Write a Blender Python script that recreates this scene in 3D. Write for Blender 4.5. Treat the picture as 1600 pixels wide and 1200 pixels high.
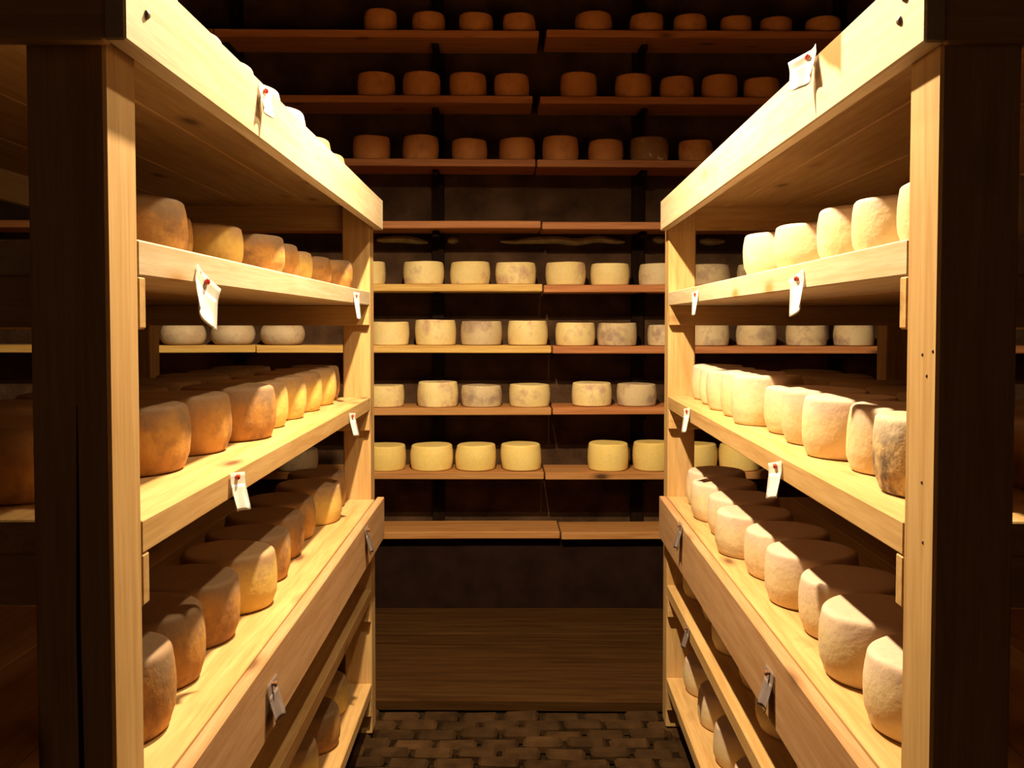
import bpy, bmesh, math, random
from mathutils import Vector, noise

S = bpy.context.scene
C = S.collection
for o in list(bpy.data.objects):
    bpy.data.objects.remove(o)
random.seed(7)

# ---------------------------------------------------------------- camera
F = 1450.0                      # focal length in pixels of the 1600x1200 frame
EYE = 1.6
PITCH = math.radians(2.0)
YAW = math.atan(15 / F)
CY = 555.6                      # picture row of the optical axis (lens shift)
cam = bpy.data.cameras.new('camera')
cam.sensor_width = 36.0
cam.lens = 36.0 * F / 1600.0
cam.shift_y = -(600 - CY) / 1600.0
cam.clip_start = 0.02
camo = bpy.data.objects.new('camera', cam)
C.objects.link(camo)
camo.location = (0, 0, EYE)
camo.rotation_euler = (math.radians(90) - PITCH, 0, YAW)
S.camera = camo

# ---------------------------------------------------------------- world, light, exposure
w = bpy.data.worlds.new('World')
S.world = w
w.use_nodes = True
bg = w.node_tree.nodes['Background']
bg.inputs[0].default_value = (1.0, 0.55, 0.28, 1)
bg.inputs[1].default_value = 0.04
S.view_settings.view_transform = 'Standard'
S.view_settings.look = 'None'
S.view_settings.exposure = 0.0
S.view_settings.gamma = 1.0
LAMPS = [(Vector((-0.15, 2.34, EYE + 1.37)), 545.0, 'over the left half of the aisle'), (Vector((0.24, 2.10, EYE + 1.33)), 85.0, 'on the right, added to brighten the left rack')]  # second lamp is an added fill for the left rack's upper shelf
LAMP_COLOUR = (1.0, 0.79, 0.46)


# ---------------------------------------------------------------- measuring helpers
def ray(px, py):
    cx, cz = (px - 800) / F, (CY - py) / F
    cp, sp, cy, sy = math.cos(PITCH), math.sin(PITCH), math.cos(YAW), math.sin(YAW)
    d = Vector((cx, cp + cz * sp, -sp + cz * cp))
    return Vector((d.x * cy - d.y * sy, d.x * sy + d.y * cy, d.z))


BACK_D, BACK_T = 5.06, math.tan(math.radians(1.4))   # front of the wall shelving: y = BACK_D + BACK_T * x


def on_back(px, py, off=0.0):
    d = ray(px, py)
    t = (BACK_D + off) / (d.y - BACK_T * d.x)
    p = d * t
    return Vector((p.x, p.y, p.z + EYE))


SIDE = {'L': dict(s=-1, th=-math.atan(21 / F), c=0.53), 'R': dict(s=1, th=math.atan(15 / F), c=0.535)}
MID_A, MID_B = 2.45, 0.475


def rack_point(side, a, b, z):
    k = SIDE[side]
    x, th = k['s'] * (k['c'] + b), k['th']
    return Vector((x * math.cos(th) + a * math.sin(th), -x * math.sin(th) + a * math.cos(th), z + EYE))


# ---------------------------------------------------------------- materials
def newmat(name):
    m = bpy.data.materials.new(name)
    m.use_nodes = True
    nt = m.node_tree
    return m, nt, nt.nodes['Principled BSDF'], nt.nodes.new, nt.links.new


def ramp(nt, stops):
    r = nt.nodes.new('ShaderNodeValToRGB')
    e = r.color_ramp.elements
    e[0].position, e[0].color = stops[0][0], (*stops[0][1], 1)
    e[1].position, e[1].color = stops[-1][0], (*stops[-1][1], 1)
    for p, c in stops[1:-1]:
        n = e.new(p)
        n.color = (*c, 1)
    return r


def mixc(nt, fac, a, b, mode='MIX'):
    m = nt.nodes.new('ShaderNodeMix')
    m.data_type = 'RGBA'
    m.blend_type = mode
    for sock, v in ((m.inputs[0], fac), (m.inputs[6], a), (m.inputs[7], b)):
        if hasattr(v, 'is_output'):
            nt.links.new(v, sock)
        elif isinstance(v, tuple):
            sock.default_value = (*v, 1)
        else:
            sock.default_value = v
    return m.outputs[2]


def seeded_coords(nt, spread=37.0):
    N, L = nt.nodes.new, nt.links.new
    tc, oi = N('ShaderNodeTexCoord'), N('ShaderNodeObjectInfo')
    mu = N('ShaderNodeMath'); mu.operation = 'MULTIPLY'; mu.inputs[1].default_value = spread
    L(oi.outputs['Random'], mu.inputs[0])
    ad = N('ShaderNodeVectorMath'); ad.operation = 'ADD'
    L(tc.outputs['Object'], ad.inputs[0]); L(mu.outputs[0], ad.inputs[1])
    return ad.outputs[0], oi.outputs['Random'], tc


def wood(name, axis, light, dark, knot=(0.16, 0.07, 0.025), rough=0.62, knots=True, vary=0.12):
    m, nt, b, N, L = newmat(name)
    v, rnd, tc = seeded_coords(nt)
    mp = N('ShaderNodeMapping')
    sc = [16.0, 16.0, 16.0]
    sc[axis] = 0.9
    mp.inputs['Scale'].default_value = sc
    L(v, mp.inputs['Vector'])
    n1 = N('ShaderNodeTexNoise'); n1.inputs['Scale'].default_value = 2.2; n1.inputs['Detail'].default_value = 5
    n1.inputs['Distortion'].default_value = 0.7
    L(mp.outputs[0], n1.inputs['Vector'])
    n2 = N('ShaderNodeTexNoise'); n2.inputs['Scale'].default_value = 11; n2.inputs['Detail'].default_value = 3
    L(mp.outputs[0], n2.inputs['Vector'])
    mid = tuple((p * 0.6 + q * 0.4) for p, q in zip(light, dark))
    r1 = ramp(nt, [(0.34, dark), (0.5, mid), (0.62, light)])
    L(n1.outputs['Fac'], r1.inputs[0])
    r2 = ramp(nt, [(0.35, (0.90, 0.87, 0.83)), (0.6, (1, 1, 1))])
    L(n2.outputs['Fac'], r2.inputs[0])
    col = mixc(nt, 1.0, r1.outputs[0], r2.outputs[0], 'MULTIPLY')
    if knots:
        mk = N('ShaderNodeMapping')
        ks = [6.5, 6.5, 6.5]
        ks[axis] = 2.6
        mk.inputs['Scale'].default_value = ks
        L(v, mk.inputs['Vector'])
        vo = N('ShaderNodeTexVoronoi'); vo.inputs['Scale'].default_value = 1.0
        L(mk.outputs[0], vo.inputs['Vector'])
        rk = ramp(nt, [(0.05, (1, 1, 1)), (0.12, (0.35, 0.35, 0.35)), (0.2, (0, 0, 0))])
        L(vo.outputs['Distance'], rk.inputs[0])
        col = mixc(nt, rk.outputs[0], col, knot)
    # board to board variation
    rr = ramp(nt, [(0.0, (1 - vary,) * 3), (1.0, (1.0, 1.0, 1.0))])
    L(rnd, rr.inputs[0])
    col = mixc(nt, 1.0, col, rr.outputs[0], 'MULTIPLY')
    L(col, b.inputs['Base Color'])
    b.inputs['Roughness'].default_value = rough
    b.inputs['Specular IOR Level'].default_value = 0.3 if knots else 0.05
    bp = N('ShaderNodeBump'); bp.inputs['Strength'].default_value = 0.10; bp.inputs['Distance'].default_value = 0.002
    L(n2.outputs['Fac'], bp.inputs['Height']); L(bp.outputs[0], b.inputs['Normal'])
    return m


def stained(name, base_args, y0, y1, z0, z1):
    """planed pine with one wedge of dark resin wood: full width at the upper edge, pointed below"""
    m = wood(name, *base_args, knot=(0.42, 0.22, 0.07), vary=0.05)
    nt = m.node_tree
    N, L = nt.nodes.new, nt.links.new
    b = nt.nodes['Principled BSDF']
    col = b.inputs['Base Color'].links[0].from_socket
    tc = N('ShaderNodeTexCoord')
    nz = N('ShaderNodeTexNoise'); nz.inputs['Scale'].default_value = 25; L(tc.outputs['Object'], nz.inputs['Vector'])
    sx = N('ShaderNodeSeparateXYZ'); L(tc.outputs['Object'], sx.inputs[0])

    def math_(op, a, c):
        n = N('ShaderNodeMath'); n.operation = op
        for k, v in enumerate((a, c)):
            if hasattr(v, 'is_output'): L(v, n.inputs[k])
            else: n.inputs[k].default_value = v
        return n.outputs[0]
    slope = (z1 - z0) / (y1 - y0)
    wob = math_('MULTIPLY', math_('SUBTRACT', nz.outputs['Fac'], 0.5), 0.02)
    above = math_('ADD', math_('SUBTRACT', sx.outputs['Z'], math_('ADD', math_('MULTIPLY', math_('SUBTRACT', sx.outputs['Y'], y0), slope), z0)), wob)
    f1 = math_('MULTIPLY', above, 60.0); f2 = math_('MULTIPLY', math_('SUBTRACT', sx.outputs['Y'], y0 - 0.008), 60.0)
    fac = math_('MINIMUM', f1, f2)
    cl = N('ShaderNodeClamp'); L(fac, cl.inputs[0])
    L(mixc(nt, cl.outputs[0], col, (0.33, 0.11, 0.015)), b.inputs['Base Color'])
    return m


def rind(name, base, second, patch, patch_lo=0.55, patch_hi=0.68, top=None, rough=0.72, pscale=14, bump=0.5):
    m, nt, b, N, L = newmat(name)
    v, rnd, tc = seeded_coords(nt)
    n1 = N('ShaderNodeTexNoise'); n1.inputs['Scale'].default_value = 9; n1.inputs['Detail'].default_value = 4
    n2 = N('ShaderNodeTexNoise'); n2.inputs['Scale'].default_value = pscale; n2.inputs['Detail'].default_value = 6
    n2.inputs['Roughness'].default_value = 0.65
    n3 = N('ShaderNodeTexNoise'); n3.inputs['Scale'].default_value = 70; n3.inputs['Detail'].default_value = 4
    off = N('ShaderNodeVectorMath'); off.operation = 'ADD'; off.inputs[1].default_value = (7.3, 1.9, 4.1)
    L(v, off.inputs[0])
    L(v, n1.inputs['Vector']); L(off.outputs[0], n2.inputs['Vector']); L(v, n3.inputs['Vector'])
    r1 = ramp(nt, [(0.38, base), (0.62, second)])
    L(n1.outputs['Fac'], r1.inputs[0])
    r2 = ramp(nt, [(patch_lo, (0, 0, 0)), (patch_hi, (1, 1, 1))])
    L(n2.outputs['Fac'], r2.inputs[0])
    col = mixc(nt, r2.outputs[0], r1.outputs[0], patch)
    if top is not None:             # the upper face carries a bloom of its own colour
        sx = N('ShaderNodeSeparateXYZ'); L(tc.outputs['Object'], sx.inputs[0])
        ad = N('ShaderNodeMath'); ad.operation = 'MULTIPLY_ADD'
        ad.inputs[1].default_value = 0.11; L(n2.outputs['Fac'], ad.inputs[0]); L(sx.outputs['Z'], ad.inputs[2])
        r3 = ramp(nt, [(0.125, (0, 0, 0)), (0.168, (1, 1, 1))])
        L(ad.outputs[0], r3.inputs[0])
        col = mixc(nt, r3.outputs[0], col, top)
    r4 = ramp(nt, [(0.3, (0.93, 0.92, 0.91)), (0.65, (1, 1, 1))])
    L(n3.outputs['Fac'], r4.inputs[0])
    col = mixc(nt, 1.0, col, r4.outputs[0], 'MULTIPLY')
    rr = ramp(nt, [(0.0, (0.86, 0.83, 0.78)), (1.0, (1.0, 1.0, 1.0))])
    L(rnd, rr.inputs[0])
    col = mixc(nt, 1.0, col, rr.outputs[0], 'MULTIPLY')
    L(col, b.inputs['Base Color'])
    b.inputs['Roughness'].default_value = rough
    bp = N('ShaderNodeBump'); bp.inputs['Strength'].default_value = bump; bp.inputs['Distance'].default_value = 0.004
    hm = N('ShaderNodeMath'); hm.operation = 'ADD'
    L(n2.outputs['Fac'], hm.inputs[0]); L(n3.outputs['Fac'], hm.inputs[1])
    L(hm.outputs[0], bp.inputs['Height']); L(bp.outputs[0], b.inputs['Normal'])
    return m


def rough_mat(name, c1, c2, scale=6.0, bump=0.6, dist=0.02, rough=0.9, vary=0.0):
    m, nt, b, N, L = newmat(name)
    v, rnd, tc = seeded_coords(nt)
    n = N('ShaderNodeTexNoise'); n.inputs['Scale'].default_value = scale; n.inputs['Detail'].default_value = 7
    L(v, n.inputs['Vector'])
    r = ramp(nt, [(0.35, c1), (0.65, c2)])
    L(n.outputs['Fac'], r.inputs[0])
    col = r.outputs[0]
    if vary:
        rr = ramp(nt, [(0.0, (1 - vary,) * 3), (0.8, (1.0, 1.0, 1.0)), (1.0, (1 + vary,) * 3)])
        L(rnd, rr.inputs[0])
        col = mixc(nt, 1.0, col, rr.outputs[0], 'MULTIPLY')
    L(col, b.inputs['Base Color'])
    b.inputs['Roughness'].default_value = rough
    b.inputs['Specular IOR Level'].default_value = 0.08
    bp = N('ShaderNodeBump'); bp.inputs['Strength'].default_value = bump; bp.inputs['Distance'].default_value = dist
    L(n.outputs['Fac'], bp.inputs['Height']); L(bp.outputs[0], b.inputs['Normal'])
    return m


def plain(name, c, rough=0.5, metal=0.0, alpha=1.0, trans=0.0, emit=None):
    m, nt, b, N, L = newmat(name)
    b.inputs['Base Color'].default_value = (*c, 1)
    b.inputs['Roughness'].default_value = rough
    b.inputs['Metallic'].default_value = metal
    b.inputs['Alpha'].default_value = alpha
    b.inputs['Transmission Weight'].default_value = trans
    if emit:
        b.inputs['Emission Color'].default_value = (*emit[0], 1)
        b.inputs['Emission Strength'].default_value = emit[1]
    return m


PINE_L, PINE_D = (0.60, 0.375, 0.165), (0.50, 0.285, 0.105)
M = {
    'pine_x': wood('pine crosswise', 0, PINE_L, PINE_D),
    'pine_y': wood('pine lengthwise', 1, PINE_L, PINE_D),
    'pine_z': wood('pine upright', 2, PINE_L, PINE_D),
    'pale_y': wood('lamp-lightened planed pine', 1, (0.60, 0.475, 0.34), (0.53, 0.395, 0.25), knot=(0.42, 0.22, 0.07), vary=0.05),  # paler than the other pine to boost lamp brightness on these boards
    'mauve_y': wood('planed pine dulled for weak light', 1, (0.50, 0.29, 0.155), (0.42, 0.22, 0.10), vary=0.05),  # lower fascia pine, darkened and reddened where lamp light only grazes it
    'stained_y': stained('lamp-lightened planed pine with resin streak', (1, (0.60, 0.475, 0.34), (0.53, 0.395, 0.25)), 1.545 - 2.4435, 1.70 - 2.4435, -0.02, 0.058),
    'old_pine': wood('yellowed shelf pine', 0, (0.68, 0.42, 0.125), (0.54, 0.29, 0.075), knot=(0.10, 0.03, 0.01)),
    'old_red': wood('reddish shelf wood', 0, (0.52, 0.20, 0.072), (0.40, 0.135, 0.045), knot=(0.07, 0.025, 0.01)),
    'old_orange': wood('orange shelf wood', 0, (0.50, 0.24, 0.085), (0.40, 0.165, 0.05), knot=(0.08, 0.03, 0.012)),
    'dark_z': wood('dark stained upright', 2, (0.016, 0.008, 0.005), (0.010, 0.005, 0.003), knots=False, rough=0.95),
    'floor_plank': wood('worn floor board', 0, (0.062, 0.027, 0.008), (0.036, 0.014, 0.004), rough=0.9, knots=False),
    'stone': rough_mat('dark cellar wall', (0.035, 0.017, 0.010), (0.085, 0.044, 0.024), 5.0, 1.0, 0.05),
    'near_black': rough_mat('near-black for low shade and crack', (0.012, 0.0048, 0.0035), (0.020, 0.008, 0.0055), 8.0, 0.4, 0.004),
    'ledge': rough_mat('pale mortar', (0.34, 0.28, 0.16), (0.56, 0.46, 0.28), 20.0, 0.8, 0.01),
    'brick': rough_mat('old floor brick', (0.032, 0.015, 0.006), (0.058, 0.028, 0.011), 12.0, 0.8, 0.006, vary=0.3),
    'earth': rough_mat('dark floor', (0.010, 0.005, 0.002), (0.02, 0.011, 0.005), 9.0, 0.8, 0.01),
    'brown': rind('golden brown rind', (0.45, 0.205, 0.05), (0.60, 0.315, 0.075), (0.25, 0.115, 0.045), 0.46, 0.66, top=(0.29, 0.175, 0.10), bump=0.3),
    'gold': rind('yellow rind', (0.76, 0.53, 0.15), (0.66, 0.41, 0.10), (0.46, 0.24, 0.07), 0.56, 0.76, top=(0.42, 0.26, 0.14), bump=0.3),
    'white': rind('cream white rind', (0.76, 0.60, 0.375), (0.72, 0.53, 0.285), (0.58, 0.36, 0.15), 0.60, 0.80, top=(0.68, 0.50, 0.40), bump=0.3),
    'mould': rind('white rind with grey mould', (0.70, 0.55, 0.34), (0.62, 0.43, 0.22), (0.17, 0.11, 0.08), 0.43, 0.55, top=(0.62, 0.50, 0.38), bump=0.45),
    'cream': rind('pale cream rind', (0.82, 0.64, 0.32), (0.78, 0.58, 0.26), (0.56, 0.34, 0.23), 0.53, 0.66, pscale=7, bump=0.3),
    'greyish': rind('greyish cream rind', (0.64, 0.49, 0.31), (0.60, 0.44, 0.26), (0.38, 0.255, 0.185), 0.48, 0.62, pscale=8, bump=0.3),
    'smooth': rind('smooth yellow rind', (0.86, 0.64, 0.235), (0.84, 0.60, 0.19), (0.78, 0.54, 0.17), 0.6, 0.8, bump=0.1),
    'flatgrey': rind('chalky grey rind', (0.58, 0.44, 0.30), (0.52, 0.37, 0.24), (0.40, 0.27, 0.17), 0.5, 0.7, bump=0.3),
    'orange': rind('rind tinted orange for dim light', (0.58, 0.225, 0.07), (0.68, 0.28, 0.085), (0.40, 0.14, 0.045), 0.55, 0.75, bump=0.3),  # orange stands in for the dim warm light on the upper wall rows
    'streaky': rind('dark rind with pale streaks', (0.28, 0.125, 0.04), (0.36, 0.16, 0.05), (0.74, 0.55, 0.33), 0.56, 0.64, bump=0.3),
    'steel': plain('steel screw', (0.20, 0.17, 0.14), 0.4, 0.8),
    'hole': plain('rusty nail', (0.20, 0.08, 0.03), 0.7),
    'red': plain('red plastic pin', (0.65, 0.04, 0.02), 0.35),
    'paper': plain('white paper', (0.84, 0.80, 0.78), 0.8),
    'sleeve': plain('clear plastic sleeve', (0.86, 0.82, 0.80), 0.25, alpha=0.55),
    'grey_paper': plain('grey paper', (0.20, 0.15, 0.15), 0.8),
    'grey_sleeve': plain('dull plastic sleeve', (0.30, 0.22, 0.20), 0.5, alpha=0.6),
    'enamel': plain('black enamel', (0.03, 0.025, 0.02), 0.4),
    'bulb': plain('lamp glass', (1, 0.9, 0.7), 0.4, emit=((1.0, 0.75, 0.42), 6.0)),
}


# ---------------------------------------------------------------- building helpers
def tag(o, label=None, cat=None, group=None, kind=None):
    if label: o['label'] = label
    if cat: o['category'] = cat
    if group: o['group'] = group
    if kind: o['kind'] = kind
    return o


def empty(name, loc, rz=0.0):
    e = bpy.data.objects.new(name, None)
    e.empty_display_size = 0.1
    e.location = loc
    e.rotation_euler = (0, 0, rz)
    C.objects.link(e)
    return e


def link(name, me, mat, parent=None, loc=(0, 0, 0), rot=(0, 0, 0)):
    o = bpy.data.objects.new(name, me)
    if mat is not None and not me.materials:
        me.materials.append(mat)
    o.location = loc
    o.rotation_euler = rot
    if parent: o.parent = parent
    C.objects.link(o)
    return o


def box_mesh(name, sx, sy, sz, bevel=0.003, wob=0.0, cuts=0, axis=1):
    bm = bmesh.new()
    bmesh.ops.create_cube(bm, size=1.0)
    for v in bm.verts:
        v.co = Vector((v.co.x * sx, v.co.y * sy, v.co.z * sz))
    if bevel > 0:
        bmesh.ops.bevel(bm, geom=bm.edges[:], offset=min(bevel, 0.3 * min(sx, sy, sz)), segments=1, affect='EDGES')
    if wob > 0:
        s = random.random() * 50
        size = (sx, sy, sz)[axis]
        n = max(2, int(size / 0.15))
        no = [0, 0, 0]; no[axis] = 1
        for i in range(1, n):
            co = [0, 0, 0]; co[axis] = -size / 2 + size * i / n
            bmesh.ops.bisect_plane(bm, geom=bm.verts[:] + bm.edges[:] + bm.faces[:], plane_co=co, plane_no=no)
        for v in bm.verts:
            t = v.co[axis]
            d = noise.noise_vector(Vector((t * 1.3 + s, s, 0.3))) * wob
            d[axis] = 0
            v.co += d
    me = bpy.data.meshes.new(name)
    bm.to_mesh(me); bm.free()
    return me


def box(name, mat, parent, x0, x1, y0, y1, z0, z1, bevel=0.003, wob=0.0, axis=1):
    me = box_mesh(name, abs(x1 - x0), y1 - y0, z1 - z0, bevel, wob, axis=axis)
    return link(name, me, M[mat], parent, ((x0 + x1) / 2, (y0 + y1) / 2, (z0 + z1) / 2))


def lathe(name, prof, seg=40, smooth=True):
    bm = bmesh.new()
    rings = []
    for r, z in prof:
        if r < 1e-6:
            rings.append([bm.verts.new((0, 0, z))])
        else:
            rings.append([bm.verts.new((r * math.cos(2 * math.pi * i / seg), r * math.sin(2 * math.pi * i / seg), z)) for i in range(seg)])
    for p, q in zip(rings, rings[1:]):
        for i in range(seg):
            j = (i + 1) % seg
            if len(p) == 1 and len(q) == 1: continue
            if len(p) == 1: bm.faces.new((p[0], q[i], q[j]))
            elif len(q) == 1: bm.faces.new((p[i], q[0], p[j]))
            else: bm.faces.new((p[i], q[i], q[j], p[j]))
    bmesh.ops.recalc_face_normals(bm, faces=bm.faces)
    me = bpy.data.meshes.new(name)
    bm.to_mesh(me); bm.free()
    if smooth:
        for p in me.polygons: p.use_smooth = True
    return me


# ---------------------------------------------------------------- the setting
Z0, ZC = 0.0, 4.0
XW, YB = 3.1, -1.6


def struct(name, mat, x0, x1, y0, y1, z0, z1, rz=0):
    o = box(name, mat, None, x0, x1, y0, y1, z0, z1, bevel=0)
    o.rotation_euler = (0, 0, rz)
    return tag(o, kind='structure')


floor = struct('floor', 'earth', -XW, XW, YB, 5.75, -0.12, -0.035)
struct('ceiling', 'stone', -XW, XW, YB, 5.75, ZC, ZC + 0.1)
struct('wall_left', 'stone', -XW - 0.1, -XW, YB, 5.75, 0, ZC)
struct('wall_right', 'stone', XW, XW + 0.1, YB, 5.75, 0, ZC)
WALL_OFF = 0.34
back = struct('wall_back', 'stone', -3.3, 3.3, BACK_D + WALL_OFF, BACK_D + WALL_OFF + 0.1, 0, ZC, math.atan(BACK_T))

# floor bricks in the aisle, then the raised boards along the wall
fz = floor.location.z
bw, bl, gap = 0.165, 0.082, 0.012
brick_meshes = []
for i in range(6):
    me = box_mesh('brick', bw * (1 - 0.015 * i) - gap, bl - gap, 0.05, 0.012)
    for v in me.vertices:
        v.co += noise.noise_vector(v.co * 14 + Vector((i * 9.1, 0, 0))) * 0.007
    me.materials.append(M['brick'])
    brick_meshes.append(me)
y = 3.74
row = 0
while y > 2.55:
    for i in range(-4, 5):
        x = (i + (0.5 if row % 2 else 0)) * bw
        if abs(x) > 0.72: continue
        link('brick', random.choice(brick_meshes), None, floor,
             (x - floor.location.x, y - floor.location.y, -0.018 + random.uniform(-0.012, 0.004) - fz), (random.uniform(-0.03, 0.03), random.uniform(-0.03, 0.03), random.uniform(-0.025, 0.025)))
    y -= bl
    row += 1
for y0, y1, dz in ((3.835, 4.25, 0.018), (4.258, 4.68, 0.008), (4.688, 5.11, 0.014)):
    pm = box_mesh('floor_board', 6.0, y1 - y0, 0.05, 0.006, 0.004, axis=0)
    link('floor_board', pm, M['floor_plank'], floor, (0, (y0 + y1) / 2 - floor.location.y, dz - 0.022 - fz))

pl = struct('trim_1', 'near_black', -3.1, 3.1, BACK_D + 0.06, BACK_D + 0.10, -0.03, 0.42, math.atan(BACK_T))  # added board, near-black to give the darkness under the wall shelves

# rough pale mortar ridges on the wall under the fourth board
for x0, x1 in ((590, 668), (700, 716), (782, 976), (1020, 1040), (1094, 1130)):
    p0, p1 = on_back(x0, 377, WALL_OFF - 0.02), on_back(x1, 377, WALL_OFF - 0.02)
    n = max(4, int((p1 - p0).length / 0.03))
    bm = bmesh.new()
    rings = []
    for i in range(n + 1):
        p = p0.lerp(p1, i / n)
        f = math.sin(math.pi * (i + 0.25) / (n + 0.5)) ** 0.4
        j = noise.noise_vector(p * 6) * 0.02
        rings.append([bm.verts.new(p + Vector((0, j.y, j.z)) + Vector((0, -math.cos(t) * 0.07 * f, math.sin(t) * 0.022 * f * (1 + j.x * 20)))) for t in [k * math.pi / 3 for k in range(6)]])
    for a, b in zip(rings, rings[1:]):
        for k in range(6):
            bm.faces.new((a[k], b[k], b[(k + 1) % 6], a[(k + 1) % 6]))
    bm.faces.new(rings[0]); bm.faces.new(rings[-1])
    bmesh.ops.recalc_face_normals(bm, faces=bm.faces)
    me = bpy.data.meshes.new('trim'); bm.to_mesh(me); bm.free()
    me.transform(back.matrix_basis.inverted())
    link('mortar_ridge', me, M['ledge'], back)


# ---------------------------------------------------------------- the two racks
RACKS = {}


def make_rack(side):
    k = SIDE[side]
    s, th = k['s'], k['th']
    p = rack_point(side, MID_A, MID_B, -EYE)
    root = empty('cheese_rack', (p.x, p.y, 0), -th)
    FAR = 3.565 if side == 'L' else 3.635
    TN, TF = (1.20, FAR + 0.07) if side == 'L' else (1.222, FAR + 0.03)
    OV = -0.042 if side == 'L' else -0.028
    DEEP = 0.95

    def rb(name, mat, b0, b1, a0, a1, z0, z1, parent=root, **kw):
        xs = sorted((s * (b0 - MID_B), s * (b1 - MID_B)))
        return box(name, mat, parent, xs[0], xs[1], a0 - MID_A, a1 - MID_A, z0 + EYE, z1 + EYE, **kw)

    posts = []
    for a in (1.235, FAR):
        for b in (0.0, DEEP - 0.105):
            q = rb('post', 'pine_z', b, b + 0.105, a, a + 0.10, -EYE, 0.450, bevel=0.004)
            posts.append(q)
    # shelves of four planks each, on cross bars
    for zt, th_, fasc in ((0.478, 0.026, True), (0.12, 0.052, False), (-0.285, 0.05, False), (-0.68, 0.036, True), (-1.03, 0.045, False), (-1.40, 0.045, False)):
        a0, a1 = (TN + 0.028, TF - 0.028) if zt > 0.3 else (1.336, FAR - 0.001)
        b0 = OV + 0.029 if fasc else 0.0
        n = 4
        wd = (DEEP - b0) / n
        for i in range(n):
            rb('shelf_plank', 'pale_y' if (i == 0 and zt == 0.12) else 'pine_y', b0 + i * wd + (0.001 if i else 0), b0 + (i + 1) * wd - 0.001, a0, a1,
               zt - th_ - (0.0 if i == 0 else random.uniform(0, 0.001)), zt - (0.0 if i == 0 else random.uniform(0, 0.0015)), bevel=0.0025)
        if zt > 0.3:      # box frame sitting on the posts
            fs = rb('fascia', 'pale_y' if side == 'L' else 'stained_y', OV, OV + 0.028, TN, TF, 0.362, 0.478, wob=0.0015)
            rb('fascia', 'pale_y', DEEP, DEEP + 0.028, TN, TF, 0.362, 0.478)
            rb('end_board', 'pine_x', OV + 0.029, DEEP - 0.001, TN, TN + 0.027, 0.362, 0.478)
            rb('end_board', 'pine_x', OV + 0.029, DEEP - 0.001, TF - 0.027, TF, 0.362, 0.478)
            sm = lathe('screw', [(0, 0.003), (0.004, 0.003), (0.0065, 0.0), (0.0065, -0.002), (0, -0.002)], 12)
            for a, z in (((1.27, 0.416), (1.268, 0.452)) if side == 'L' else ((1.285, 0.441), (1.303, 0.4157))):
                link('screw', sm, M['steel'], fs, (-s * 0.0150, a - (TN + TF) / 2, z - 0.42), (0, -s * math.pi / 2, 0))
        else:
            if fasc:
                rb('fascia', 'mauve_y', OV, OV + 0.028, TN, TF, zt - 0.165, zt - 0.004, wob=0.0015)
                rb('fascia', 'pine_y', DEEP, DEEP + 0.028, TN, TF, zt - 0.165, zt - 0.004)
            for a in (1.336, FAR - 0.028):
                rb('cross_bar', 'pine_x', 0.0, DEEP, a, a + 0.027, zt - th_ - 0.077, zt - th_ - 0.0005)
    if side == 'L':       # long drying crack in the near post's end face
        bm = bmesh.new()
        pts = [(0.0, 0.0005), (-0.12, 0.0016), (-0.3, 0.003), (-0.5, 0.0036), (-0.75, 0.003), (-1.0, 0.0012)]
        rows = []
        for dz, hw in pts:
            cx = 0.0065 + noise.noise(Vector((dz * 4, 1.7, 0))) * 0.004
            rows.append([bm.verts.new((cx + sx_ * hw, y_, dz)) for sx_, y_ in ((-1, -0.0503), (1, -0.0503), (1, -0.048), (-1, -0.048))])
        for r0, r1 in zip(rows, rows[1:]):
            for k4 in range(4):
                bm.faces.new((r0[k4], r0[(k4 + 1) % 4], r1[(k4 + 1) % 4], r1[k4]))
        bmesh.ops.recalc_face_normals(bm, faces=bm.faces)
        me = bpy.data.meshes.new('crack'); bm.to_mesh(me); bm.free()
        link('crack', me, M['near_black'], posts[0], (0, 0, -0.11 - (0.450 - EYE) / 2))
    if side == 'R':       # nails in the near post's aisle face
        nm = lathe('nail', [(0, 0.0010), (0.0026, 0.0008), (0.0032, -0.002), (0, -0.002)], 10)
        for px, py in ((1436, 553), (1443, 586), (1438, 752), (1441, 846), (1452, 548)):
            a = 0.535 * F / (px - 830)
            z = (505 - py) * a / F
            link('nail', nm, M['hole'], posts[0], (-0.0525, a - 1.285, z - (0.450 - EYE) / 2), (0, -math.pi / 2, 0))
    return root


RACKS['L'] = tag(make_rack('L'), 'pale pine rack of golden brown cheeses on the left of the aisle', 'shelf', 'pine cheese racks')
RACKS['R'] = tag(make_rack('R'), 'pale pine rack of cream white cheeses on the right of the aisle', 'shelf', 'pine cheese racks')


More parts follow.
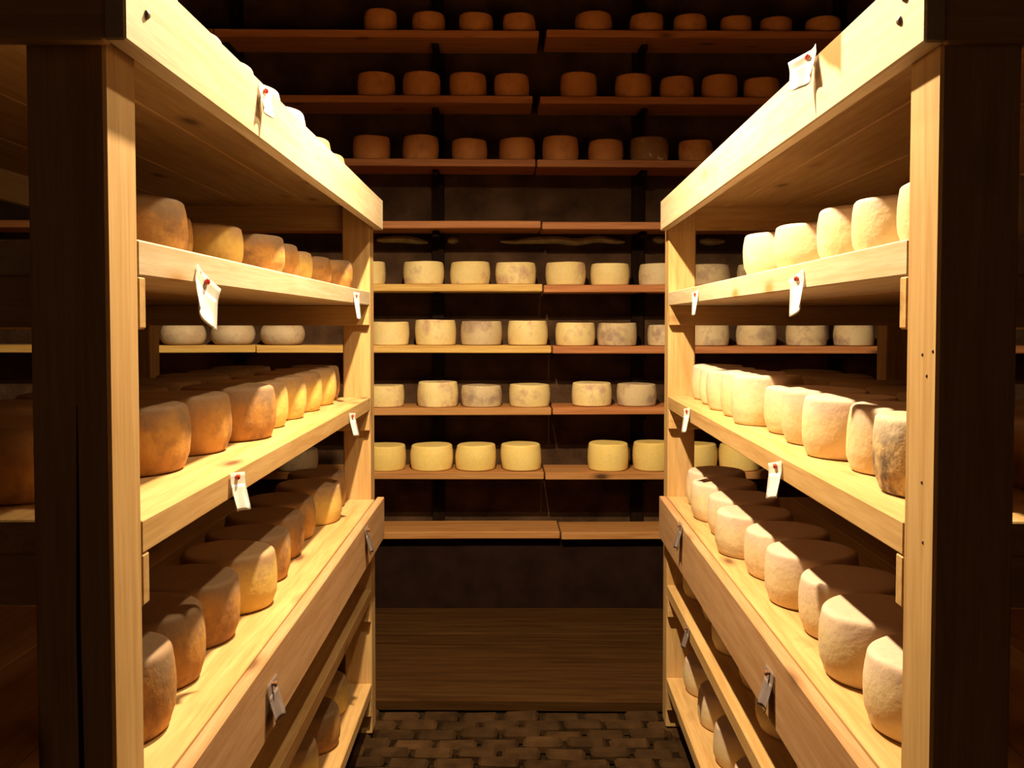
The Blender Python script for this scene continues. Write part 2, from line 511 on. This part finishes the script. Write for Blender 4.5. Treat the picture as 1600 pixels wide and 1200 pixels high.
# ---------------------------------------------------------------- cheese wheels
def cheese_mesh(kind, seed):
    R, H = 0.115, 0.125
    prof = []
    n = 12
    if kind == 'tomme': bulge, er, eh = 0.045, 0.013, 0.012
    elif kind == 'drum': bulge, er, eh = 0.048, 0.009, 0.009
    else: bulge, er, eh = 0.0, 0.036, 0.062
    prof.append((0, 0.0)); prof.append((R * 0.45, 0.0))
    rr = R * (1 - bulge)
    for i in range(5):
        t = i / 4 * math.pi / 2
        prof.append((rr * (0.965 if kind == 'tomme' else 1.0) - er + er * math.sin(t), eh - eh * math.cos(t)))
    if kind != 'flat':
        for i in range(1, 6):
            u = i / 6
            prof.append((rr + R * bulge * math.sin(u * math.pi) ** 0.8, eh + (H - 2 * eh) * u))
    for i in range(5):
        t = i / 4 * math.pi / 2
        prof.append((rr - er + er * math.cos(t), H - eh + eh * math.sin(t)))
    prof.append((R * 0.62, H)); prof.append((R * 0.3, H - 0.001)); prof.append((0, H - 0.001))
    me = lathe('round_cheese', prof, 44)
    rnd = random.Random(seed)
    ox = rnd.random() * 60
    lean = rnd.uniform(-0.03, 0.03)
    amp = {'tomme': 0.0040, 'drum': 0.004, 'flat': 0.005}[kind]
    for v in me.vertices:
        c = v.co.copy()
        k = min(1.0, c.z / 0.03)
        d = noise.noise_vector(c * 7 + Vector((ox, 0, 0))) * amp + noise.noise_vector(c * 28 + Vector((0, ox, 0))) * amp * 0.25
        v.co.x += d.x + lean * c.z
        v.co.y += d.y
        v.co.z += d.z * k * 0.8 + c.x * lean * k * 0.35
    return me


VAR = {}
for kind, n in (('tomme', 8), ('drum', 7), ('flat', 3)):
    VAR[kind] = [cheese_mesh(kind, 11 * i + len(kind)) for i in range(n)]
MESHMAT = {}


def cheese(loc, r, h, kind, mat, label, group):
    i = random.randrange(len(VAR[kind]))
    key = (kind, i, mat)
    if key not in MESHMAT:
        me = VAR[kind][i].copy()
        me.materials.append(M[mat])
        MESHMAT[key] = me
    o = bpy.data.objects.new('round_cheese', MESHMAT[key])
    o.location = loc
    o.rotation_euler = (0, 0, random.uniform(0, 6.28))
    o.scale = (r / 0.115, r / 0.115, h / 0.125)
    C.objects.link(o)
    return tag(o, label, 'cheese', group)


ORD = ['first', 'second', 'third', 'fourth', 'fifth', 'sixth', 'seventh', 'eighth', 'ninth', 'tenth', 'eleventh', 'twelfth']
LOOK = {'brown': 'golden brown cheese wheel', 'gold': 'yellow cheese wheel', 'white': 'cream white cheese wheel', 'mould': 'grey-mottled white cheese wheel',
        'cream': 'pale cream cheese wheel', 'greyish': 'greyish cheese wheel', 'smooth': 'smooth yellow cheese wheel', 'flatgrey': 'flat rounded grey cheese',
        'orange': 'cheese wheel tinted orange for dimness', 'streaky': 'dark cheese wheel with pale streaks'}


def rack_row(side, zt, items, where, group, kind='tomme', start=0):
    """items, nearest first: (a, b, r, h, material)"""
    for i, (a, b, r, h, mat) in enumerate(items):
        p = rack_point(side, a, b, zt)
        cheese((p.x, p.y, p.z + 0.0005), r * 0.975, h, kind, mat, f'{LOOK[mat]}, {ORD[i + start]} from the near end, {where}', group)


# left rack
rack_row('L', 0.478, [(1.64, .16, .115, .10, 'gold'), (1.895, .16, .115, .10, 'white'), (2.130, .16, .115, .105, 'gold'), (2.375, .16, .115, .112, 'white'),
                     (2.663, .16, .115, .122, 'white'), (3.042, .16, .115, .115, 'gold'), (3.306, .16, .115, .112, 'gold')],
         'on top of left rack', 'cheeses on top of the left rack')
rack_row('L', 0.12, [(1.685, .165, .113, .102, 'brown'), (1.90, .21, .095, .098, 'brown'), (2.092, .165, .100, .095, 'gold'), (2.305, .13, .110, .093, 'brown'),
                     (2.53, .15, .112, .092, 'brown'), (2.760, .16, .112, .088, 'gold'), (2.995, .15, .114, .09, 'brown'), (3.238, .125, .116, .096, 'brown')],
         "left rack's upper shelf", "cheeses on the left rack's upper shelf")
rack_row('L', -0.285, [(1.535, .27, .116, .122, 'brown'), (1.790, .205, .118, .128, 'brown'), (2.055, .205, .118, .128, 'brown'), (2.300, .165, .118, .130, 'brown'), (2.545, .19, .116, .125, 'gold'),
                       (2.785, .19, .116, .125, 'gold'), (3.02, .19, .114, .125, 'gold'), (3.250, .185, .113, .125, 'gold'), (3.468, .195, .096, .125, 'brown')],
         "left rack's middle shelf front row", "front row of the left rack's middle shelf")
rack_row('L', -0.285, [(1.56, .53, .116, .122, 'brown'), (1.83, .46, .116, .125, 'brown'), (2.09, .46, .116, .126, 'brown'), (2.36, .45, .116, .12, 'brown'), (2.62, .45, .116, .125, 'brown'),
                       (2.88, .45, .116, .125, 'brown'), (3.14, .45, .116, .125, 'brown'), (3.40, .45, .112, .125, 'brown')],
         "left rack's middle shelf shaded second row", "second row of the left rack's middle shelf")
rack_row('L', -0.68, [(1.530, .135, .108, .14, 'brown'), (1.752, .16, .110, .14, 'brown'), (1.985, .166, .117, .135, 'brown'), (2.222, .145, .117, .135, 'gold'), (2.46, .165, .115, .125, 'brown'),
                      (2.695, .182, .116, .125, 'brown'), (2.935, .195, .116, .125, 'brown'), (3.178, .155, .117, .13, 'gold'), (3.42, .18, .112, .13, 'brown')],
         "left rack's wide lower shelf", "cheeses on the left rack's lower shelf")
rack_row('L', -1.03, [(1.9 + i * .26, .16 + (i % 3) * .02, .115, .125, ('brown', 'gold', 'brown')[i % 3]) for i in range(7)],
         'shaded shelf below left rack fascia', "cheeses under the left rack's lower fascia")

rack_row('L', -1.40, [(2.0 + i * .26, .14 + (i % 2) * .02, .115, .125, ('brown', 'gold')[i % 2]) for i in range(6)],
         "left rack's lowest shelf near the floor", "cheeses on the left rack's lowest shelf")

# right rack
rack_row('R', 0.12, [(1.492, .15, .102, .102, 'white'), (1.70, .15, .102, .103, 'white'), (1.908, .15, .102, .112, 'white'), (2.15, .135, .114, .103, 'white'), (2.44, .13, .114, .110, 'white')],
         "right rack's upper shelf", "cheeses on the right rack's upper shelf")
rack_row('R', -0.285, [(1.565, .145, .104, .130, 'mould'), (1.785, .175, .104, .128, 'white'), (1.998, .150, .104, .128, 'white'), (2.212, .165, .104, .128, 'white'), (2.425, .175, .104, .118, 'white'),
                       (2.640, .135, .104, .138, 'white'), (2.858, .150, .104, .136, 'white'), (3.070, .145, .104, .13, 'white'), (3.282, .16, .104, .128, 'white'), (3.49, .165, .10, .128, 'white')],
         "right rack's middle shelf front row", "front row of the right rack's middle shelf")
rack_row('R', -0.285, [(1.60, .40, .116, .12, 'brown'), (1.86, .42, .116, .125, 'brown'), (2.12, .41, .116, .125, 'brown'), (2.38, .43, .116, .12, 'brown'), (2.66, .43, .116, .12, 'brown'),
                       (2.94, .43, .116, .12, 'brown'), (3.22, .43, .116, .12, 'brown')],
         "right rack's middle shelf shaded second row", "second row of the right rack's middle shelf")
rack_row('R', -0.68, [(1.545, .138, .112, .128, 'white'), (1.785, .14, .119, .13, 'white'), (2.03, .168, .115, .125, 'white'), (2.262, .148, .114, .13, 'white'), (2.50, .155, .115, .125, 'white'),
                      (2.742, .125, .117, .125, 'white'), (2.985, .15, .117, .125, 'white'), (3.225, .135, .116, .13, 'white'), (3.475, .16, .115, .13, 'white')],
         "right rack's wide lower shelf", "cheeses on the right rack's lower shelf")
rack_row('R', -1.03, [(1.75 + i * .29, .15 + (i % 2) * .02, .115, .125, 'white') for i in range(7)],
         'shaded shelf below right rack fascia', "cheeses under the right rack's lower fascia")
rack_row('R', -1.40, [(2.05 + i * .29, .16, .115, .125, 'white') for i in range(6)],
         "right rack's lowest shelf near the floor", "cheeses on the right rack's lowest shelf")

# ---------------------------------------------------------------- shelving along the back wall
BR = math.atan(BACK_T)
p = on_back(815, 505)
wall_rack = tag(empty('wall_shelving', (p.x, p.y + 0.15, 0), BR), 'dark wall shelving of nine long boards across the far wall', 'shelf')


def back_local(px, py):
    q = on_back(px, py)
    return (q.x - p.x) / math.cos(BR), q.z


TOPS = [47, 149, 248, 345.5, 444, 540, 637.5, 737.5, 831]
JOINT = [847, 837, 837, 845, 847.5, 861.5, 861.5, 850, 875]
LEFTM = ['old_red', 'old_red', 'old_red', 'old_red', 'old_pine', 'old_pine', 'old_orange', 'old_orange', 'old_orange']  # upper boards reddened in colour to suggest the dim light there
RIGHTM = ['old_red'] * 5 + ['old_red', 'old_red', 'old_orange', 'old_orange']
rows_z = []
BD = 0.29
for i, t in enumerate(TOPS):
    xj, z = back_local(JOINT[i], t)
    rows_z.append(z)
    xa, xb = back_local(-40, t)[0], back_local(1640, t)[0]
    xm = (xa + xj) / 2 - 0.25 + (i % 3) * 0.1
    th = 0.040
    g = 0.008 if i in (0, 1) else 0.004
    if i in (0, 1): g = 0.02
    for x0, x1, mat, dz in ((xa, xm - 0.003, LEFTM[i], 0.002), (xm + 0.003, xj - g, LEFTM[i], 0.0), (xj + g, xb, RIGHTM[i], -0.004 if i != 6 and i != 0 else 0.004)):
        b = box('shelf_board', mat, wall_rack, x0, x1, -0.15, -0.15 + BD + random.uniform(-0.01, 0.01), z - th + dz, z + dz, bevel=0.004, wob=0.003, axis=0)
for px in (348, 678, 1008, 1338):
    x = back_local(px, 505)[0]
    box('upright', 'dark_z', wall_rack, x - 0.035, x + 0.035, 0.145, 0.188, 0.0, 3.6)
    for z in rows_z:
        br = box('bracket', 'dark_z', wall_rack, x - 0.018, x + 0.018, -0.06, 0.144, z - 0.075, z - 0.046, bevel=0.002)

ROWN = ['topmost wall board', 'second wall board from the top', 'third wall board from the top', 'fourth', 'fifth wall board from the top', 'sixth wall board from the top',
        'seventh wall board from the top', 'eighth wall board from the top', 'ninth']
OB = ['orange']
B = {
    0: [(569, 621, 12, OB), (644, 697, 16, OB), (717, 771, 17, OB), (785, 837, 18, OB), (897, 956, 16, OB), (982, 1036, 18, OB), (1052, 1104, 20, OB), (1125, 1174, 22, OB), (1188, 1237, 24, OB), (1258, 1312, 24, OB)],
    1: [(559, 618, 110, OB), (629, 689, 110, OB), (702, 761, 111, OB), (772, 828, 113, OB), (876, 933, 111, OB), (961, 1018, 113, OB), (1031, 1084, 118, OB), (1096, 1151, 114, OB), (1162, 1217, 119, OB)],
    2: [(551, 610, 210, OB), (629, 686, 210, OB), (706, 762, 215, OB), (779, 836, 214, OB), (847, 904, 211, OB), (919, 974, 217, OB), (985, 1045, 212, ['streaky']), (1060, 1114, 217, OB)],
    4: [(542, 603, 408, ['cream']), (630, 694, 408, ['cream']), (702, 766, 408, ['cream']), (774, 838, 409, ['cream']), (852, 915, 409, ['cream']), (922, 984, 411, ['cream']), (997, 1060, 411, ['greyish']),
        (1078, 1141, 412, ['greyish']), (1151, 1213, 412, ['greyish'])],
    5: [(251.6, 321.6, 506, ['flatgrey', 'flat']), (330, 398, 506, ['flatgrey', 'flat']), (408, 476, 506, ['flatgrey', 'flat']),
        (577, 640, 503, ['cream']), (648, 713.6, 500, ['cream']), (719, 785, 502, ['greyish']), (793, 856, 501.5, ['cream']), (867, 930, 504.5, ['cream']), (932.5, 995, 505, ['greyish']), (1011, 1074, 508, ['greyish']),
        (1078, 1139, 507, ['greyish']), (1150.5, 1212.5, 507, ['greyish']), (1228, 1291, 509, ['greyish']), (1303, 1365, 507, ['greyish'])],
    6: [(569, 632, 604, ['cream']), (651, 716, 598.5, ['cream']), (720, 785, 604, ['greyish']), (795, 860, 602.5, ['cream']), (893, 956, 600, ['cream']), (963, 1026, 601.5, ['greyish']), (1041, 1103, 602, ['greyish'])],
    7: [(430, 498, 706, ['greyish']), (570, 635, 699, ['smooth']), (641, 707.6, 699, ['smooth']), (711, 776, 698, ['smooth']), (782, 847, 697.5, ['smooth']), (918, 982, 696, ['smooth']), (987.6, 1052, 694, ['smooth']), (1056, 1119.6, 697, ['smooth']), (1123, 1188, 698, ['smooth'])],
}
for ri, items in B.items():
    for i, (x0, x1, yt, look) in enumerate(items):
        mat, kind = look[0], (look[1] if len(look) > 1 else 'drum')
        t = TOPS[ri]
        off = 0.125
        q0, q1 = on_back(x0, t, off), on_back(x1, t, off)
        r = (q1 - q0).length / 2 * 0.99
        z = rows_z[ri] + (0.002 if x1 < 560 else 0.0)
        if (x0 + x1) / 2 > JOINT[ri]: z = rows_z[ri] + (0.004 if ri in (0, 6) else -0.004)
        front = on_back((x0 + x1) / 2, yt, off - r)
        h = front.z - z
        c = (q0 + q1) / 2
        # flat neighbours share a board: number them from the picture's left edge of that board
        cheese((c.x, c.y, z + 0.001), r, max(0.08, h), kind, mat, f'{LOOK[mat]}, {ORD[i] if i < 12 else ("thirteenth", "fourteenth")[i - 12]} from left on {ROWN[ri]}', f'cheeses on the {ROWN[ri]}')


# ---------------------------------------------------------------- paper tags in plastic sleeves, pinned to the shelf edges
def paper_tag(side, a, b, z, wd, ht, rho, out, label):
    """hangs from a pin at (a, b, z) on a board's aisle face; wd along the board, turned by rho in its plane, its far edge bent out into the aisle"""
    k = SIDE[side]
    p = rack_point(side, a, b, z)
    root = empty('paper_tag', p, -k['th'])
    s = k['s']                          # local -s*x points into the aisle
    cr, sr = math.cos(rho), math.sin(rho)

    def sheet(name, w_, h_, x_off, mat, z_top, th=0.0006):
        bm = bmesh.new()
        nu, nv = 6, 8
        layers = []
        for lay in (0, 1):
            g = []
            for j in range(nv + 1):
                v = j / nv
                rowv = []
                for i in range(nu + 1):
                    u = i / nu - 0.5
                    lu, lv = u * w_, z_top - v * h_
                    yy, zz = lu * cr - lv * sr, lu * sr + lv * cr
                    xx = 0.0015 + 0.12 * max(0.0, -zz) + out * max(0.0, yy + 0.01) + 0.9 * lu * lu / w_ * max(0.0, v - 0.3) + x_off + lay * th
                    xx *= -s
                    rowv.append(bm.verts.new((xx, yy, zz)))
                g.append(rowv)
            layers.append(g)
        for lay, g in enumerate(layers):
            for j in range(nv):
                for i in range(nu):
                    q = (g[j][i], g[j][i + 1], g[j + 1][i + 1], g[j + 1][i])
                    bm.faces.new(q if lay else q[::-1])
        A, Bq = layers
        rim = [(0, i) for i in range(nu)] + [(j, nu) for j in range(nv)] + [(nv, i) for i in range(nu, 0, -1)] + [(j, 0) for j in range(nv, 0, -1)]
        for n in range(len(rim)):
            (j0, i0), (j1, i1) = rim[n], rim[(n + 1) % len(rim)]
            bm.faces.new((A[j0][i0], A[j1][i1], Bq[j1][i1], Bq[j0][i0]))
        bmesh.ops.recalc_face_normals(bm, faces=bm.faces)
        me = bpy.data.meshes.new(name); bm.to_mesh(me); bm.free()
        for f in me.polygons: f.use_smooth = True
        return link(name, me, M[mat], root)

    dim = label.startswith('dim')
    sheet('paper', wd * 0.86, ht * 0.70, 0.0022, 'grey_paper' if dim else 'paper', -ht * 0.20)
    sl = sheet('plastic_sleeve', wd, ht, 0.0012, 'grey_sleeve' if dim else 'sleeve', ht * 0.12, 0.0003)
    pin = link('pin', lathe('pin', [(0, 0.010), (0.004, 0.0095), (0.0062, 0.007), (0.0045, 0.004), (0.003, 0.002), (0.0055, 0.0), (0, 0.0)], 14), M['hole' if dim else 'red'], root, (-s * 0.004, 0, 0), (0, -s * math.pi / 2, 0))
    return tag(root, label, 'tag', 'paper tags pinned to the shelf edges')


def tag_at(side, px, py, b):
    k = SIDE[side]
    vx = 794 if side == 'L' else 830
    a = (k['c'] + b) * F / abs(px - vx)
    return a, (505 - py) * a / F


TAGS = [
    ('L', 317, 440, 0.0, .078, .084, -.55, .35, 'large tilted paper tag with red pin on left rack upper shelf edge'),
    ('L', 553, 462, 0.0, .030, .090, -.15, .6, 'small paper tag at far end of left rack upper shelf edge'),
    ('L', 362, 746, 0.0, .052, .072, -.1, .35, 'paper tag with red pin on left rack middle shelf edge'),
    ('L', 546, 650, 0.0, .05, .075, -.1, .35, 'small paper tag at far end of left rack middle shelf edge'),
    ('L', 418, 1075, -.042, .07, .085, 0, .03, 'dim grey paper tag on left rack lower fascia, nearer the camera'),
    ('L', 570, 830, -.042, .06, .09, 0, .03, 'dim grey paper tag on left rack lower fascia, at its far end'),
    ('L', 412, 146, -.042, .05, .055, -.3, .35, 'pale paper tag on the bright top fascia of left rack'),
    ('R', 1248, 436, 0.0, .055, .080, -.4, .35, 'tilted paper tag with red pin on right rack upper shelf edge'),
    ('R', 1089, 460, 0.0, .035, .075, -.3, .5, 'small paper tag at far end of right rack upper shelf edge'),
    ('R', 1218, 728, 0.0, .052, .076, -.25, .4, 'paper tag with red pin on right rack middle shelf edge'),
    ('R', 1077, 642, 0.0, .045, .080, -.2, .4, 'small paper tag at far end of right rack middle shelf edge'),
    ('R', 1208, 1055, -.028, .06, .085, 0, .03, 'dim grey paper tag on right rack lower fascia, nearer the camera'),
    ('R', 1066, 822, -.028, .06, .09, 0, .03, 'dim grey paper tag on right rack lower fascia, at its far end'),
    ('R', 1262, 96, -.028, .06, .06, -.3, .8, 'pale paper tag on the bright top fascia of right rack'),
    ('R', 1078, 985, 0.0, .06, .08, 0, .03, 'dim grey paper tag on the shaded shelf under right rack fascia'),
]
for side, px, py, b, wd, ht, rho, out, lab in TAGS:
    a, z = tag_at(side, px, py, b)
    paper_tag(side, a, b, z, wd, ht, rho, out, lab)

# ---------------------------------------------------------------- the lamp above the aisle and an added fill lamp (out of the picture)
for pos, power, where in LAMPS:
    lamp = tag(empty('pendant_lamp', pos), 'black enamel pendant lamp hanging ' + where, 'lamp', 'pendant lamps')
    link('lamp_shade', lathe('lamp_shade', [(0.03, 0.17), (0.045, 0.16), (0.16, 0.03), (0.165, 0.024), (0.16, 0.022), (0.155, 0.028), (0.042, 0.15), (0.03, 0.155)], 40), M['enamel'], lamp)
    link('lamp_cord', lathe('lamp_cord', [(0, ZC - pos.z), (0.004, ZC - pos.z), (0.004, 0.165), (0.029, 0.16), (0.029, 0.10), (0, 0.10)], 12), M['enamel'], lamp)
    link('bulb', lathe('bulb', [(0, 0.045), (0.018, 0.05), (0.03, 0.07), (0.026, 0.09), (0.015, 0.10), (0, 0.10)], 20), M['bulb'], lamp)
    ld = bpy.data.lights.new('lamp_light', 'SPOT')
    ld.energy = power
    ld.color = LAMP_COLOUR
    ld.spot_size = math.radians(168)
    ld.spot_blend = 0.45
    ld.shadow_soft_size = 0.03
    lo = bpy.data.objects.new('lamp_light', ld)
    lo.parent = lamp
    lo.location = (0, 0, 0.01)
    C.objects.link(lo)
